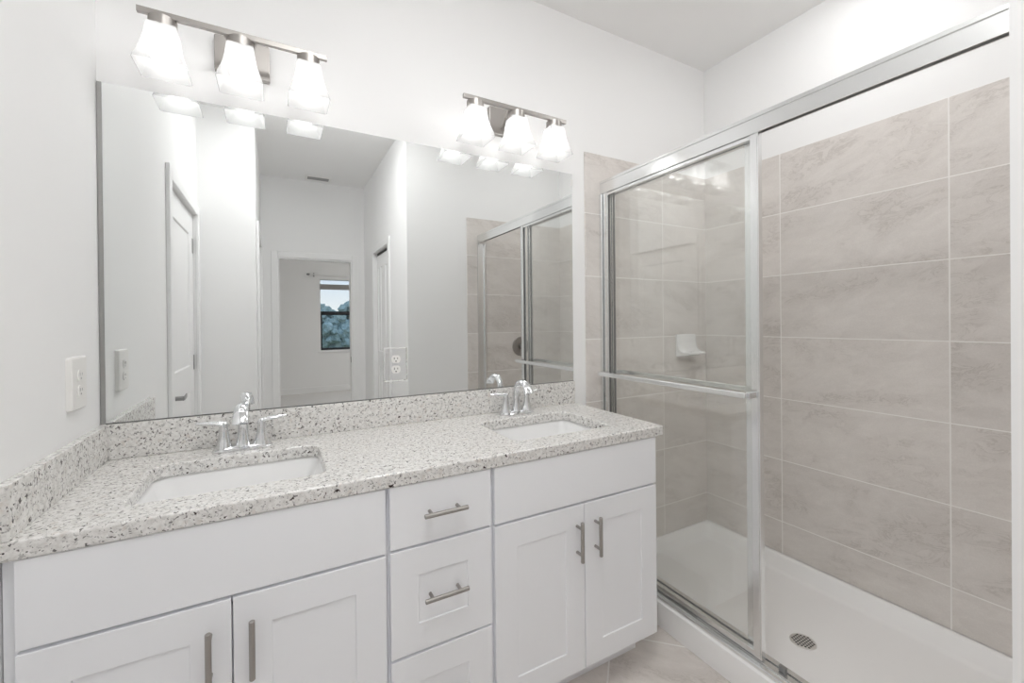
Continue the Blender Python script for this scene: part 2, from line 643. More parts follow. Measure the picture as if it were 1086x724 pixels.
# left door (mirror only): hinges at its far edge, lever at its near edge
d1 = panel_door('door_1', 'x', -0.012, 1, D1[0] + 0.003, D1[1] - 0.003, 0.01, D1[3] - 0.006,
                [(-1.60, -1.08, 1.02, 1.83), (-1.60, -1.08, 0.22, 0.86)], 'closed white panel door on the left wall')
for zc in (1.035, 1.77):
    bm = nb()
    rod(bm, (-0.004, -1.737, zc - 0.046), (-0.004, -1.737, zc + 0.046), 0.007, 12)
    box(bm, -0.0119, -0.009, -1.727, -1.700, zc - 0.046, zc + 0.046)
    obj('hinge', bm, STEEL, d1, smooth=False)
bm = nb()
rod(bm, (-0.0119, -1.012, 0.905), (-0.002, -1.012, 0.905), 0.030, 24, 0.002)
rod(bm, (-0.002, -1.012, 0.905), (0.042, -1.012, 0.905), 0.011, 16)
sweep(bm, [(0.04, -1.003, 0.905), (0.043, -1.02, 0.905), (0.042, -1.07, 0.907), (0.036, -1.12, 0.910)], (0, 0, 1), [(0.011, 0.006), (0.011, 0.006), (0.009, 0.005), (0.006, 0.004)], 14)
obj('door_lever', bm, STEEL, d1, smooth=True)
# closet door with vertical grooves and the dark gap of its track above
w = 0.606
gp = []
for k in range(2):
    a0 = -2.657 + k * w / 2
    gp += [(a0 + 0.05, a0 + 0.14, 0.2, 0.86), (a0 + 0.16, a0 + 0.25, 0.2, 0.86), (a0 + 0.05, a0 + 0.14, 1.0, 1.80), (a0 + 0.16, a0 + 0.25, 1.0, 1.80)]
d3 = panel_door('door_3', 'x', HX1 + 0.022, -1, -2.657, -2.053, 0.012, 1.915, gp, 'narrow white closet door with upright grooves', th=0.03)
obj('track', box(nb(), HX1 + 0.028, HX1 + 0.05, -2.657, -2.053, 1.925, 1.9445), DARK, d3)
panel_door('door_4', 'x', HX0 - 0.015, 1, -2.847, -2.073, 0.01, 1.965, [(-2.72, -2.20, 1.02, 1.83), (-2.72, -2.20, 0.22, 0.86)], 'white door on the left side of the hall')

# bedroom window ---------------------------------------------------------
bm = nb()
yw0, yw1 = YB - 0.11, YB - 0.06
t_ = 0.018
for (x0, x1, z0, z1) in ((WX0, WX0 + t_, WZ0, WZ1), (WX1 - t_, WX1, WZ0, WZ1), (WX0 + t_, WX1 - t_, WZ1 - t_, WZ1), (WX0 + t_, WX1 - t_, WZ0, WZ0 + 0.015)):
    box(bm, x0, x1, yw0, yw1, z0, z1)
win = struct('window_1', bm, TRIM, 'white framed bedroom window with black lower sash', 'window')
bm = nb()
a_, b_ = WX0 + t_, WX1 - t_
for (x0, x1, z0, z1) in ((a_, a_ + 0.026, WZ0 + 0.015, 1.428), (b_ - 0.026, b_, WZ0 + 0.015, 1.428), (a_, b_, 1.428, 1.497), (a_ + 0.026, b_ - 0.026, WZ0 + 0.015, WZ0 + 0.055)):
    box(bm, x0, x1, yw0 + 0.012, yw1 - 0.002, z0, z1)
obj('lower_sash', bm, BLACK, win, label='black lower sash')
obj('upper_pane', box(nb(), a_, b_, yw0 + 0.02, yw0 + 0.025, 1.497, WZ1 - t_), WGLASS, win)
obj('lower_pane', box(nb(), a_ + 0.026, b_ - 0.026, yw0 + 0.02, yw0 + 0.025, WZ0 + 0.055, 1.428), SCREEN, win, label='screened lower pane')
obj('window_sill', box(nb(), WX0 - 0.03, WX1 + 0.03, YB + 0.0005, YB + 0.02, WZ0 - 0.03, WZ0 - 0.0005), TRIM, win, bevel=0.003)


# ------------------------------------------------------------------ vanity cabinets
YF = -0.541          # door faces
YC = -0.522          # face frame


def shaker(bm, x0, x1, z0, z1, stile=0.074, depth=0.004, flat=False):
    if flat:
        return box(bm, x0, x1, YF, YC - 0.0005, z0, z1)
    o = [(x0, z0), (x1, z0), (x1, z1), (x0, z1)]
    i = [(x0 + stile, z0 + stile), (x1 - stile, z0 + stile), (x1 - stile, z1 - stile), (x0 + stile, z1 - stile)]
    A = [bm.verts.new((x, YF, z)) for x, z in o]
    B = [bm.verts.new((x, YF, z)) for x, z in i]
    Cc = [bm.verts.new((x, YF + depth, z)) for x, z in i]
    D = [bm.verts.new((x, YC - 0.0005, z)) for x, z in o]
    for k in range(4):
        q = (k + 1) % 4
        bm.faces.new([A[k], A[q], B[q], B[k]])
        bm.faces.new([B[k], B[q], Cc[q], Cc[k]])
        bm.faces.new([A[q], A[k], D[k], D[q]])
    bm.faces.new(Cc)
    bm.faces.new(D)
    return bm


def pull(parent, a, b):
    """Round bar pull with two short posts; a and b are the bar's ends."""
    a, b = Vector(a), Vector(b)
    d = (b - a).normalized()
    bm = nb()
    rod(bm, a, b, 0.006, 16, 0.0012)
    for q in (a + d * 0.022, b - d * 0.022):
        rod(bm, q, (q.x, YF - 0.0002, q.z), 0.0046, 12)
    return obj('handle', bm, NICKEL, parent, smooth=True, label='brushed nickel bar pull')


def carcass(root, x0, x1, rails, mullions=()):
    bm = nb()
    t = 0.016
    zt, zb = 0.846, 0.128
    box(bm, x0, x0 + t, YC + 0.018, -0.004, zb, zt)
    box(bm, x1 - t, x1, YC + 0.018, -0.004, zb, zt)
    box(bm, x0 + t, x1 - t, YC + 0.018, -0.004, zb, zb + t)
    box(bm, x0 + t, x1 - t, -0.02, -0.004, zb + t, zt)
    # face frame
    s = 0.034
    box(bm, x0, x0 + s, YC, YC + 0.018, zb, zt)
    box(bm, x1 - s, x1, YC, YC + 0.018, zb, zt)
    for z0, z1 in rails:
        box(bm, x0 + s, x1 - s, YC, YC + 0.018, z0, z1)
    for m in mullions:
        box(bm, m - 0.02, m + 0.02, YC + 0.001, YC + 0.017, zb + 0.03, 0.65)
    return obj('carcass', bm, CAB, root)


def toe(root, x0, x1):
    return obj('toe_kick', box(nb(), x0, x1, -0.43, -0.414, 0.0005, 0.128), CAB, root)


def door_pair(root, xs, hx):
    for (a, b), h in zip(xs, hx):
        d = obj('door', shaker(nb(), a, b, 0.131, 0.672), CAB, root, bevel=0.0014)
        pull(d, (h, YF - 0.030, 0.500), (h, YF - 0.030, 0.628))


cab_l = thing('sink_cabinet', 'wide white two-door sink cabinet against the left wall', 'cabinet', (0.346, -0.3, 0), 'vanity cabinets')
carcass(cab_l, 0.003, 0.6905, [(0.128, 0.15), (0.655, 0.70), (0.82, 0.846)], (0.3545,))
toe(cab_l, 0.003, 0.6905)
obj('false_front', shaker(nb(), 0.0244, 0.6850, 0.6795, 0.8455, flat=True), CAB, cab_l, bevel=0.0014)
door_pair(cab_l, [(0.0244, 0.3528), (0.3562, 0.6850)], (0.3143, 0.3922))

cab_d = thing('drawer_cabinet', 'narrow white three-drawer cabinet in the middle of the vanity', 'cabinet', (0.839, -0.3, 0), 'vanity cabinets')
carcass(cab_d, 0.6915, 0.9893, [(0.128, 0.15), (0.38, 0.415), (0.655, 0.70), (0.82, 0.846)])
toe(cab_d, 0.6915, 0.9893)
for i, (z0, z1) in enumerate([(0.6825, 0.8455), (0.3985, 0.6755), (0.131, 0.391)]):
    dr = obj('drawer', shaker(nb(), 0.6960, 0.9845, z0, z1, flat=(i == 0)), CAB, cab_d, bevel=0.0014)
    zc = (0.7645, 0.5422, 0.261)[i]
    pull(dr, (0.7785, YF - 0.030, zc), (0.9010, YF - 0.030, zc))

cab_r = thing('sink_cabinet', 'white two-door sink cabinet at the shower end of the vanity', 'cabinet', (1.32, -0.3, 0), 'vanity cabinets')
carcass(cab_r, 0.9903, 1.6550, [(0.128, 0.15), (0.655, 0.70), (0.82, 0.846)], (1.325,))
toe(cab_r, 0.9903, 1.6550)
obj('false_front', shaker(nb(), 0.9965, 1.6545, 0.6795, 0.8455, flat=True), CAB, cab_r, bevel=0.0014)
door_pair(cab_r, [(0.9965, 1.3232), (1.3262, 1.6545)], (1.2927, 1.3680))

# ------------------------------------------------------------------ granite top with two cut-outs
CZ0, CZ1 = 0.8468, 0.883
CX1, CY0 = 1.6914, -0.546
SINKS = [(0.355, 0.203), (1.325, 0.203)]
SY0, SY1 = -0.447, -0.150


def granite_slab():
    bm = nb()
    n = 6
    def grid(z):
        return {}
    # build as an outline with two rounded holes, filled on top and bottom
    outer = [(0.0005, CY0), (CX1, CY0), (CX1, -0.0005), (0.0005, -0.0005)]
    loops = [outer] + [[(p[0], p[1]) for p in rrect(cx - h, cx + h, SY0, SY1, 0, 0.035, n)] for cx, h in SINKS]
    rows = []
    for z in (CZ1, CZ0):
        edges, vv = [], []
        for lp in loops:
            vs = [bm.verts.new((x, y, z)) for x, y in lp]
            vv.append(vs)
            for k in range(len(vs)):
                edges.append(bm.edges.new((vs[k], vs[(k + 1) % len(vs)])))
        bmesh.ops.triangle_fill(bm, use_beauty=True, use_dissolve=False, edges=edges)
        rows.append(vv)
    for a, b in zip(*rows):
        for k in range(len(a)):
            q = (k + 1) % len(a)
            bm.faces.new((a[k], a[q], b[q], b[k]))
    return bm


top = thing('granite_countertop', 'long speckled white granite countertop with two sink cut-outs', 'countertop', (0.8, -0.27, CZ0))
obj('slab', granite_slab(), GRANITE, top, bevel=0.005, seg=3)
obj('backsplash', box(nb(), 0.0005, CX1 - 0.003, -0.020, -0.0005, CZ1 + 0.0003, 0.9850), GRANITE, top, bevel=0.0015)
obj('side_splash', box(nb(), 0.0005, 0.0200, CY0 + 0.001, -0.0203, CZ1 + 0.0003, 0.9850), GRANITE, top, bevel=0.0015)


# ------------------------------------------------------------------ sinks
def make_sink(cx, label):
    root = thing('undermount_sink', label, 'sink', (cx, -0.3, 0.70), 'undermount sinks')
    bm = nb()
    h = 0.203
    e = 0.008
    zt = CZ0 - 0.0005
    def rr(dx, dy0, dy1, z, r):
        return rrect(cx - h - e + dx, cx + h + e - dx, SY0 - e + dy0, SY1 + e - dy1, z, r, 6)
    prof = [rr(-0.02, -0.02, -0.02, zt - 0.012, 0.05), rr(-0.02, -0.02, -0.02, zt, 0.05), rr(0.0, 0, 0, zt, 0.04),
            rr(0.008, 0.006, 0.006, zt - 0.012, 0.04), rr(0.030, 0.018, 0.018, zt - 0.075, 0.04), rr(0.052, 0.035, 0.030, zt - 0.115, 0.045),
            rr(0.085, 0.065, 0.055, zt - 0.128, 0.04), rr(0.17, 0.125, 0.105, zt - 0.133, 0.03)]
    under = [rr(0.17, 0.125, 0.105, zt - 0.145, 0.03), rr(0.08, 0.06, 0.05, zt - 0.142, 0.04), rr(0.042, 0.026, 0.022, zt - 0.122, 0.045),
             rr(0.018, 0.008, 0.008, zt - 0.075, 0.04), rr(-0.004, -0.004, -0.004, zt - 0.014, 0.045)]
    loft(bm, prof)
    loft(bm, [prof[0]] + under[::-1], cap=False)
    bm.faces.new([bm.verts.new(p) for p in under[0]])
    bmesh.ops.remove_doubles(bm, verts=bm.verts[:], dist=1e-5)
    # drop the cap across the flange underside
    for f in [f for f in bm.faces if len(f.verts) > 8 and abs(f.calc_center_median().z - (zt - 0.012)) < 1e-4]:
        bm.faces.remove(f)
    obj('basin', bm, CERAMIC, root, smooth=True)
    d = nb()
    lathe(d, cx, -0.28, [(0.024, zt - 0.1325), (0.024, zt - 0.1295), (0.020, zt - 0.1285), (0.016, zt - 0.1300), (0.016, zt - 0.1265), (0.004, zt - 0.1250)], 24)
    obj('drain', d, CHROME, root, smooth=True, label='chrome drain')
    return root


sk = make_sink(0.355, 'white undermount sink basin nearest the left wall')
dup(sk, (1.325, -0.3, 0.70), 'white undermount sink basin nearest the shower')


# ------------------------------------------------------------------ faucets
def make_faucet(cx, label):
    cy = -0.078
    z = CZ1 + 0.0004
    root = thing('faucet', label, 'faucet', (cx, cy, z), 'two-handle sink faucets')
    bm = nb()
    loft(bm, [rrect(cx - 0.080, cx + 0.080, cy - 0.029, cy + 0.029, z, 0.0285, 8), rrect(cx - 0.080, cx + 0.080, cy - 0.029, cy + 0.029, z + 0.004, 0.0285, 8),
              rrect(cx - 0.073, cx + 0.073, cy - 0.023, cy + 0.023, z + 0.011, 0.0225, 8), rrect(cx - 0.06, cx + 0.06, cy - 0.017, cy + 0.017, z + 0.014, 0.0165, 8)])
    obj('base_plate', bm, CHROME, root, smooth=True)
    # spout: flared column that arcs forward and ends in a broad lip
    bm = nb()
    pts, rad = [], []
    for h, r in ((0.010, 0.0225), (0.018, 0.0185), (0.035, 0.0155), (0.055, 0.0135), (0.075, 0.0128)):
        pts.append((cx, cy, z + h))
        rad.append((r, r))
    for y, h, a, b in ((-0.079, 0.094, 0.0128, 0.0124), (-0.084, 0.110, 0.0132, 0.0120), (-0.094, 0.124, 0.0140, 0.0116), (-0.108, 0.1345, 0.0150, 0.0110), (-0.124, 0.1390, 0.0162, 0.0104),
                       (-0.141, 0.1375, 0.0175, 0.0098), (-0.157, 0.1310, 0.0188, 0.0093), (-0.171, 0.1210, 0.0200, 0.0088), (-0.181, 0.1090, 0.0210, 0.0084), (-0.187, 0.0980, 0.0215, 0.0082)):
        pts.append((cx, y, z + h))
        rad.append((a, b))
    sweep(bm, pts, (1, 0, 0), rad, 22)
    obj('spout', bm, CHROME, root, smooth=True)
    for s in (-1, 1):
        hx = cx + s * 0.0505
        bm = nb()
        lathe(bm, hx, cy, [(0.0255, z + 0.004), (0.0240, z + 0.012), (0.0180, z + 0.028), (0.0138, z + 0.048), (0.0115, z + 0.068), (0.0118, z + 0.078), (0.0100, z + 0.085), (0.004, z + 0.088)], 22)
        sweep(bm, [(hx - s * 0.008, cy, z + 0.0775), (hx + s * 0.006, cy, z + 0.0815), (hx + s * 0.022, cy + 0.001, z + 0.0855), (hx + s * 0.045, cy + 0.003, z + 0.0875), (hx + s * 0.066, cy + 0.005, z + 0.0885), (hx + s * 0.0705, cy + 0.005, z + 0.0885)],
              (0, 1, 0), [(0.009, 0.008), (0.0105, 0.0078), (0.0105, 0.0066), (0.0102, 0.0058), (0.0090, 0.0046), (0.0050, 0.0024)], 16)
        obj('handle', bm, CHROME, root, smooth=True)
    return root


fc = make_faucet(0.352, 'chrome two-handle faucet behind the sink nearest the left wall')
dup(fc, (1.333, -0.078, CZ1 + 0.0004), 'chrome two-handle faucet behind the sink nearest the shower')

# ------------------------------------------------------------------ mirror
MZ0, MZ1, MX0, MX1 = 0.9856, 1.9717, 0.0125, 1.6890
mir = thing('vanity_mirror', 'large frameless mirror over the double vanity', 'mirror', (0.85, -0.004, MZ0))
obj('glass', box(nb(), MX0, MX1, -0.006, -0.001, MZ0, MZ1), MIRROR, mir)
bm = nb()
box(bm, 0.0015, MX0 - 0.0005, -0.0068, -0.001, MZ0, MZ1)
obj('shaded_gap_strip', bm, MGAP, mir, label='grey strip for the shaded gap at the left wall')
obj('bottom_channel', box(nb(), MX0, MX1, -0.0075, -0.0062, MZ0, MZ0 + 0.0022), plain('dark_channel', (0.16, 0.16, 0.16), 0.4, 1.0), mir, label='thin dark bottom channel')
bm = nb()
box(bm, MX1 - 0.006, MX1 + 0.004, -0.0085, -0.0062, 1.915, 1.945)
obj('clip', bm, PLASTIC, mir, label='clear mirror clip')


# ------------------------------------------------------------------ outlets
def duplex(root, P, mat_slot):
    """Two round-sided receptacle faces; P(a, d, z): a sideways, d outward."""
    for zc in (0.0195, -0.0195):
        bm = nb()
        ring = []
        n = 24
        for k in range(n):
            an = 2 * math.pi * k / n
            ring.append((0.0172 * math.cos(an), max(-0.0142, min(0.0142, 0.0172 * math.sin(an))) + zc))
        loft(bm, [[P(a, 0.0, z) for a, z in ring], [P(a, 0.0022, z) for a, z in ring]])
        rec = obj('receptacle', bm, PLASTIC, root)
        b2 = nb()
        for a0, h in ((-0.0063, 0.0040), (0.0063, 0.0033)):
            pts = [(a0 - 0.0011, zc + 0.003 - h), (a0 + 0.0011, zc + 0.003 - h), (a0 + 0.0011, zc + 0.003 + h), (a0 - 0.0011, zc + 0.003 + h)]
            loft(b2, [[P(a, 0.0020, z) for a, z in pts], [P(a, 0.0026, z) for a, z in pts]])
        pts = [(0.0026 * math.cos(2 * math.pi * k / 12), zc - 0.0078 + 0.0026 * math.sin(2 * math.pi * k / 12)) for k in range(12)]
        loft(b2, [[P(a, 0.0020, z) for a, z in pts], [P(a, 0.0026, z) for a, z in pts]])
        obj('slot', b2, mat_slot, rec, label='dark plug slots')


oy, oz = -0.187, 1.127
outl = thing('wall_outlet', 'white duplex outlet on the left wall beside the mirror', 'outlet', (0.0, oy, oz), 'electrical outlets')
bm = nb()
ring0 = rrect(oy - 0.047, oy + 0.047, oz - 0.066, oz + 0.066, 0, 0.006, 4)
ring1 = rrect(oy - 0.044, oy + 0.044, oz - 0.063, oz + 0.063, 0, 0.005, 4)
loft(bm, [[(0.0003, a, b) for a, b, _ in ring0], [(0.0095, a, b) for a, b, _ in ring0], [(0.0120, a, b) for a, b, _ in ring1]])
obj('cover_plate', bm, PLASTIC, outl)
duplex(outl, lambda a, d, z: (0.0121 + d, oy + a, oz + z), STEEL)

ox, oz2 = 0.8445, 1.1125
outm = thing('mirror_outlet', 'white duplex outlet with mirrored plate set into the mirror', 'outlet', (ox, -0.006, oz2), 'electrical outlets')
bm = nb()
r0 = rrect(ox - 0.0445, ox + 0.0435, oz2 - 0.065, oz2 + 0.065, 0, 0.003, 3)
r1 = rrect(ox - 0.0400, ox + 0.0390, oz2 - 0.0605, oz2 + 0.0605, 0, 0.003, 3)
loft(bm, [[(a, -0.0063, b) for a, b, _ in r0], [(a, -0.0088, b) for a, b, _ in r0], [(a, -0.0112, b) for a, b, _ in r1]])
obj('cover_plate', bm, MPLATE, outm, label='mirrored cover plate')
duplex(outm, lambda a, d, z: (ox + a, -0.0113 - d, oz2 + z), DARK)


# ------------------------------------------------------------------ vanity lights
def make_vanity_light(cx, label):
    root = thing('vanity_light', label, 'wall light', (cx, 0.0, 2.13), 'three-shade vanity lights')
    bm = nb()
    rbox_y(bm, cx - 0.0765, cx + 0.0765, -0.022, -0.0004, 2.074, 2.189, 0.006, 4)
    obj('back_plate', bm, NICKEL, root, bevel=0.002)
    bm = nb()
    box(bm, cx - 0.241, cx + 0.241, -0.1365, -0.1235, 2.1315, 2.1475)
    obj('bar', bm, NICKEL, root, bevel=0.001)
    bm = nb()
    for s in (-1, 1):
        rod(bm, (cx + s * 0.012, -0.0222, 2.105), (cx + s * 0.040, -0.1233, 2.140), 0.005, 12)
        rod(bm, (cx + s * 0.012, -0.0222, 2.105), (cx + s * 0.012, -0.030, 2.105), 0.009, 14)
    obj('arm', bm, NICKEL, root, smooth=True)
    cyl = -0.120
    for dx in (-0.186, 0.0, 0.186):
        x = cx + dx
        bm = nb()
        lathe(bm, x, cyl, [(0.012, 2.131), (0.0335, 2.131), (0.0335, 2.1055), (0.030, 2.1045), (0.017, 2.1042), (0.017, 2.090), (0.011, 2.090)], 28)
        obj('socket', bm, NICKEL, root, smooth=True)
        # square flared bell, open below, with real thickness
        prof = [(2.1040, 0.0352), (2.094, 0.0362), (2.080, 0.0378), (2.062, 0.0400), (2.046, 0.0430), (2.030, 0.0472), (2.014, 0.0525), (2.000, 0.0570), (1.9870, 0.0600)]
        outer = [rrect(x - h, x + h, cyl - h, cyl + h, z, 0.009, 4) for z, h in prof]
        inner = [rrect(x - h + 0.0016, x + h - 0.0016, cyl - h + 0.0016, cyl + h - 0.0016, z - (0.0016 if i == 0 else 0), 0.007, 4) for i, (z, h) in enumerate(prof)]
        hole_o = rrect(x - 0.0175, x + 0.0175, cyl - 0.0175, cyl + 0.0175, 2.1040, 0.0174, 4)
        hole_i = rrect(x - 0.0175, x + 0.0175, cyl - 0.0175, cyl + 0.0175, 2.1024, 0.0174, 4)
        bm = nb()
        loft(bm, [hole_o] + outer + inner[::-1] + [hole_i], closed=True)
        sh = obj('lamp_shade', bm, SHADE, root, smooth=True, label='frosted square flared glass shade')
        b2 = nb()
        prof = []
        for k in range(0, 13):
            a = R(-90 + 150 * k / 12)
            prof.append((max(0.0012, 0.0285 * math.cos(a)), 2.0330 + 0.0285 * math.sin(a)))
        prof += [(0.0125, 2.072), (0.0125, 2.089)]
        lathe(b2, x, cyl, prof, 20)
        obj('bulb', b2, BULBM, sh, smooth=True, label='lit bulb')
    return root


vl = make_vanity_light(0.360, 'three-shade nickel vanity light above the sink nearest the left wall')
dup(vl, (1.3235, 0.0, 2.13), 'three-shade nickel vanity light above the sink nearest the shower')

# ------------------------------------------------------------------ shower pan
pan = thing('shower_pan', 'white shower pan with raised curb under the glass doors', 'shower pan', (2.2, -0.74, 0))
bm = nb()
PX0, PX1, PY0, PY1 = 1.826, S - 0.0005, YE + 0.0005, -0.0005


def rp(x0, x1, y0, y1, z, r):
    return rrect(x0, x1, y0, y1, z, r, 6)


rings = [rp(PX0, PX1, PY0, PY1, 0.0003, 0.002), rp(PX0 + 0.008, PX1, PY0, PY1, 0.088, 0.002), rp(PX0 + 0.010, PX1, PY0, PY1, 0.0925, 0.002), rp(PX0 + 0.016, PX1, PY0, PY1, ZP, 0.002),
         rp(PX0 + 0.098, PX1 - 0.016, PY0 + 0.016, PY1 - 0.016, ZP, 0.02), rp(PX0 + 0.104, PX1 - 0.022, PY0 + 0.022, PY1 - 0.022, 0.0925, 0.02),
         rp(PX0 + 0.108, PX1 - 0.026, PY0 + 0.026, PY1 - 0.026, 0.086, 0.03), rp(PX0 + 0.126, PX1 - 0.050, PY0 + 0.048, PY1 - 0.048, 0.043, 0.045),
         rp(PX0 + 0.133, PX1 - 0.059, PY0 + 0.056, PY1 - 0.056, 0.035, 0.05), rp(PX0 + 0.150, PX1 - 0.078, PY0 + 0.075, PY1 - 0.075, 0.0325, 0.06)]
dcx, dcy = 2.213, -0.752
n_r = len(rings[0])
last = rings[-1]
for q, zz in ((0.5, 0.028), (0.12, 0.0255)):
    rings.append([(dcx + (p[0] - dcx) * q, dcy + (p[1] - dcy) * q, zz) for p in last])
ring_d = []
for p in last:
    a = math.atan2(p[1] - dcy, p[0] - dcx)
    ring_d.append((dcx + 0.052 * math.cos(a), dcy + 0.052 * math.sin(a), 0.0253))
rings[-1] = ring_d
loft(bm, rings)
obj('tray', bm, ACRYL, pan, smooth=True)
bm = nb()
lathe(bm, dcx, dcy, [(0.044, 0.0254), (0.044, 0.0272), (0.041, 0.0282), (0.002, 0.0282)], 36)
dr = obj('drain', bm, plain('satin_steel', (0.72, 0.71, 0.69), 0.35, 0.6), pan, smooth=True, label='round steel drain grate')
bm = nb()
for i in range(-4, 5):
    for j in range(-4, 5):
        x, y = i * 0.0115 + (0.00575 if j % 2 else 0), j * 0.0100
        if math.hypot(x, y) < 0.036:
            lathe(bm, dcx + x, dcy + y, [(0.0040, 0.02805), (0.0040, 0.0285)], 10)
obj('holes', bm, DARK, dr, label='dark drain holes')

# ------------------------------------------------------------------ shower frame
XF = 1.860
HZ0, HZ1 = 1.897, 1.957
JY0, JY1 = YE + 0.0075, -0.0075
fr = thing('shower_enclosure', 'bright metal frame of the shower opening', 'shower frame', (1.89, -0.74, ZP))
bm = nb()
# header: hollow channel open below
box(bm, XF, XF + 0.0035, JY0, JY1, HZ0, HZ1)
box(bm, XF + 0.058, XF + 0.062, JY0, JY1, HZ0 + 0.016, HZ1)
box(bm, XF + 0.0035, XF + 0.058, JY0, JY1, HZ1 - 0.004, HZ1)
box(bm, XF - 0.004, XF + 0.0, JY0, JY1, HZ1 - 0.010, HZ1 + 0.002)
obj('header', bm, ALU, fr, bevel=0.0008)
obj('header_channel', box(nb(), XF + 0.004, XF + 0.0575, JY0, JY1, HZ1 - 0.018, HZ1 - 0.0045), ALUD, fr, label='dark roller channel')
for y0, y1 in ((JY1 - 0.016, JY1), (JY0, JY0 + 0.016)):
    bm = nb()
    inner = y1 if y0 > -0.1 else y0
    box(bm, XF - 0.006, XF + 0.064, min(inner, inner - 0.004 if y0 > -0.1 else inner + 0.004), max(inner, inner - 0.004 if y0 > -0.1 else inner + 0.004), ZP + 0.001, HZ0 - 0.0005)
    b0, b1 = (y0, y1 - 0.004) if y0 > -0.1 else (y0 + 0.004, y1)
    box(bm, XF - 0.006, XF + 0.010, b0, b1, ZP + 0.03, HZ0 - 0.0005)
    box(bm, XF + 0.050, XF + 0.064, b0, b1, ZP + 0.03, HZ0 - 0.0005)
    obj('jamb', bm, ALU, fr, bevel=0.0008)
bm = nb()
prof = [(1.846, ZP + 0.0005), (1.846, ZP + 0.010), (1.849, ZP + 0.014), (1.860, ZP + 0.016), (1.862, ZP + 0.012), (1.865, ZP + 0.012), (1.867, ZP + 0.020), (1.888, ZP + 0.020), (1.889, ZP + 0.011), (1.893, ZP + 0.011),
        (1.894, ZP + 0.022), (1.914, ZP + 0.022), (1.918, ZP + 0.018), (1.918, ZP + 0.0005)]
loft(bm, [[(x, JY0 + 0.0045, z) for x, z in prof], [(x, JY1 - 0.0045, z) for x, z in prof]])
obj('bottom_track', bm, ALU, fr)
bm = nb()
box(bm, 1.878, 1.892, -0.868, -0.846, ZP + 0.021, ZP + 0.040)
obj('guide', bm, STEEL, fr, bevel=0.002, label='small door guide')


def make_panel(name, label, x, ya, yb, bar_x):
    """Framed sliding glass panel, thin along x, from yb (far) to ya (near)."""
    z0, z1 = ZP + 0.024, HZ0 + 0.012
    root = thing(name, label, 'shower door', (x, (ya + yb) / 2, z0), 'sliding shower door panels')
    obj('glass', box(nb(), x - 0.0025, x + 0.0025, ya + 0.010, yb - 0.010, z0 + 0.010, z1 - 0.014), GLASS, root)
    for a in (ya, yb - 0.028):
        bm = nb()
        box(bm, x - 0.011, x + 0.011, a, a + 0.028, z0, z1)
        if bar_x < x:
            box(bm, x - 0.013, x - 0.011, a + 0.004, a + 0.010, z0 + 0.005, z1 - 0.022)
        obj('stile', bm, ALU, root, bevel=0.0012)
    obj('top_rail', box(nb(), x - 0.009, x + 0.009, ya + 0.0282, yb - 0.0282, z1 - 0.026, z1), ALU, root, bevel=0.001)
    obj('bottom_rail', box(nb(), x - 0.009, x + 0.009, ya + 0.0282, yb - 0.0282, z0, z0 + 0.020), ALU, root, bevel=0.001)
    bm = nb()
    for y in (ya + 0.0285, yb - 0.0305):
        box(bm, x - 0.0045, x + 0.0045, y, y + 0.002, z0 + 0.0205, z1 - 0.0265)
    obj('gasket', bm, SEAL, root, label='dark glazing gasket')
    s = -1 if bar_x < x else 1
    bm = nb()
    bx0, bx1 = sorted((bar_x - 0.006 * 1, bar_x + 0.006))
    box(bm, bx0, bx1, ya + 0.014, yb - 0.014, 1.006, 1.026)
    tb = obj('towel_bar', bm, ALU, root, bevel=0.003, seg=3)
    bm = nb()
    for y in (ya + 0.014, yb - 0.014):
        q0, q1 = sorted((x + s * 0.0112 if s > 0 else x - 0.0132, bar_x - s * 0.0062))
        box(bm, q0, q1, y - 0.008, y + 0.008, 1.006, 1.026)
    obj('bar_bracket', bm, CHROME, root, bevel=0.002)
    return root


make_panel('sliding_shower_door', 'outer sliding glass shower panel with towel bar facing the vanity', 1.8752, -0.800, -0.028, 1.812)
make_panel('sliding_shower_door', 'inner sliding glass shower panel behind the outer one', 1.9035, -0.762, -0.030, 1.958)

# ------------------------------------------------------------------ things in the shower
sd = thing('soap_dish', 'white ceramic soap dish on the shower tile', 'soap dish', (2.475, -0.0075, 1.08))
bm = nb()
prof = [(-0.0075, 1.192), (-0.020, 1.192), (-0.026, 1.180), (-0.029, 1.150), (-0.034, 1.125), (-0.046, 1.107), (-0.066, 1.096), (-0.094, 1.091), (-0.100, 1.087), (-0.096, 1.081), (-0.060, 1.072), (-0.030, 1.066), (-0.0075, 1.066)]
x0, x1 = 2.398, 2.552
def pr_(x, s):
    return [(x, -0.0075 + (y + 0.0075) * s, 1.129 + (z - 1.129) * (0.90 + 0.10 * s)) for y, z in prof]
loft(bm, [pr_(x0, 0.55), pr_(x0 + 0.010, 0.9), pr_(x0 + 0.022, 1.0), pr_(x1 - 0.022, 1.0), pr_(x1 - 0.010, 0.9), pr_(x1, 0.55)])
obj('dish', bm, CERAMIC, sd, smooth=True)
for k in range(4):
    xx = 2.43 + k * 0.030
    obj('ridge', box(nb(), xx - 0.003, xx + 0.003, -0.088, -0.058, 1.0905, 1.0985), CERAMIC, sd, bevel=0.002)

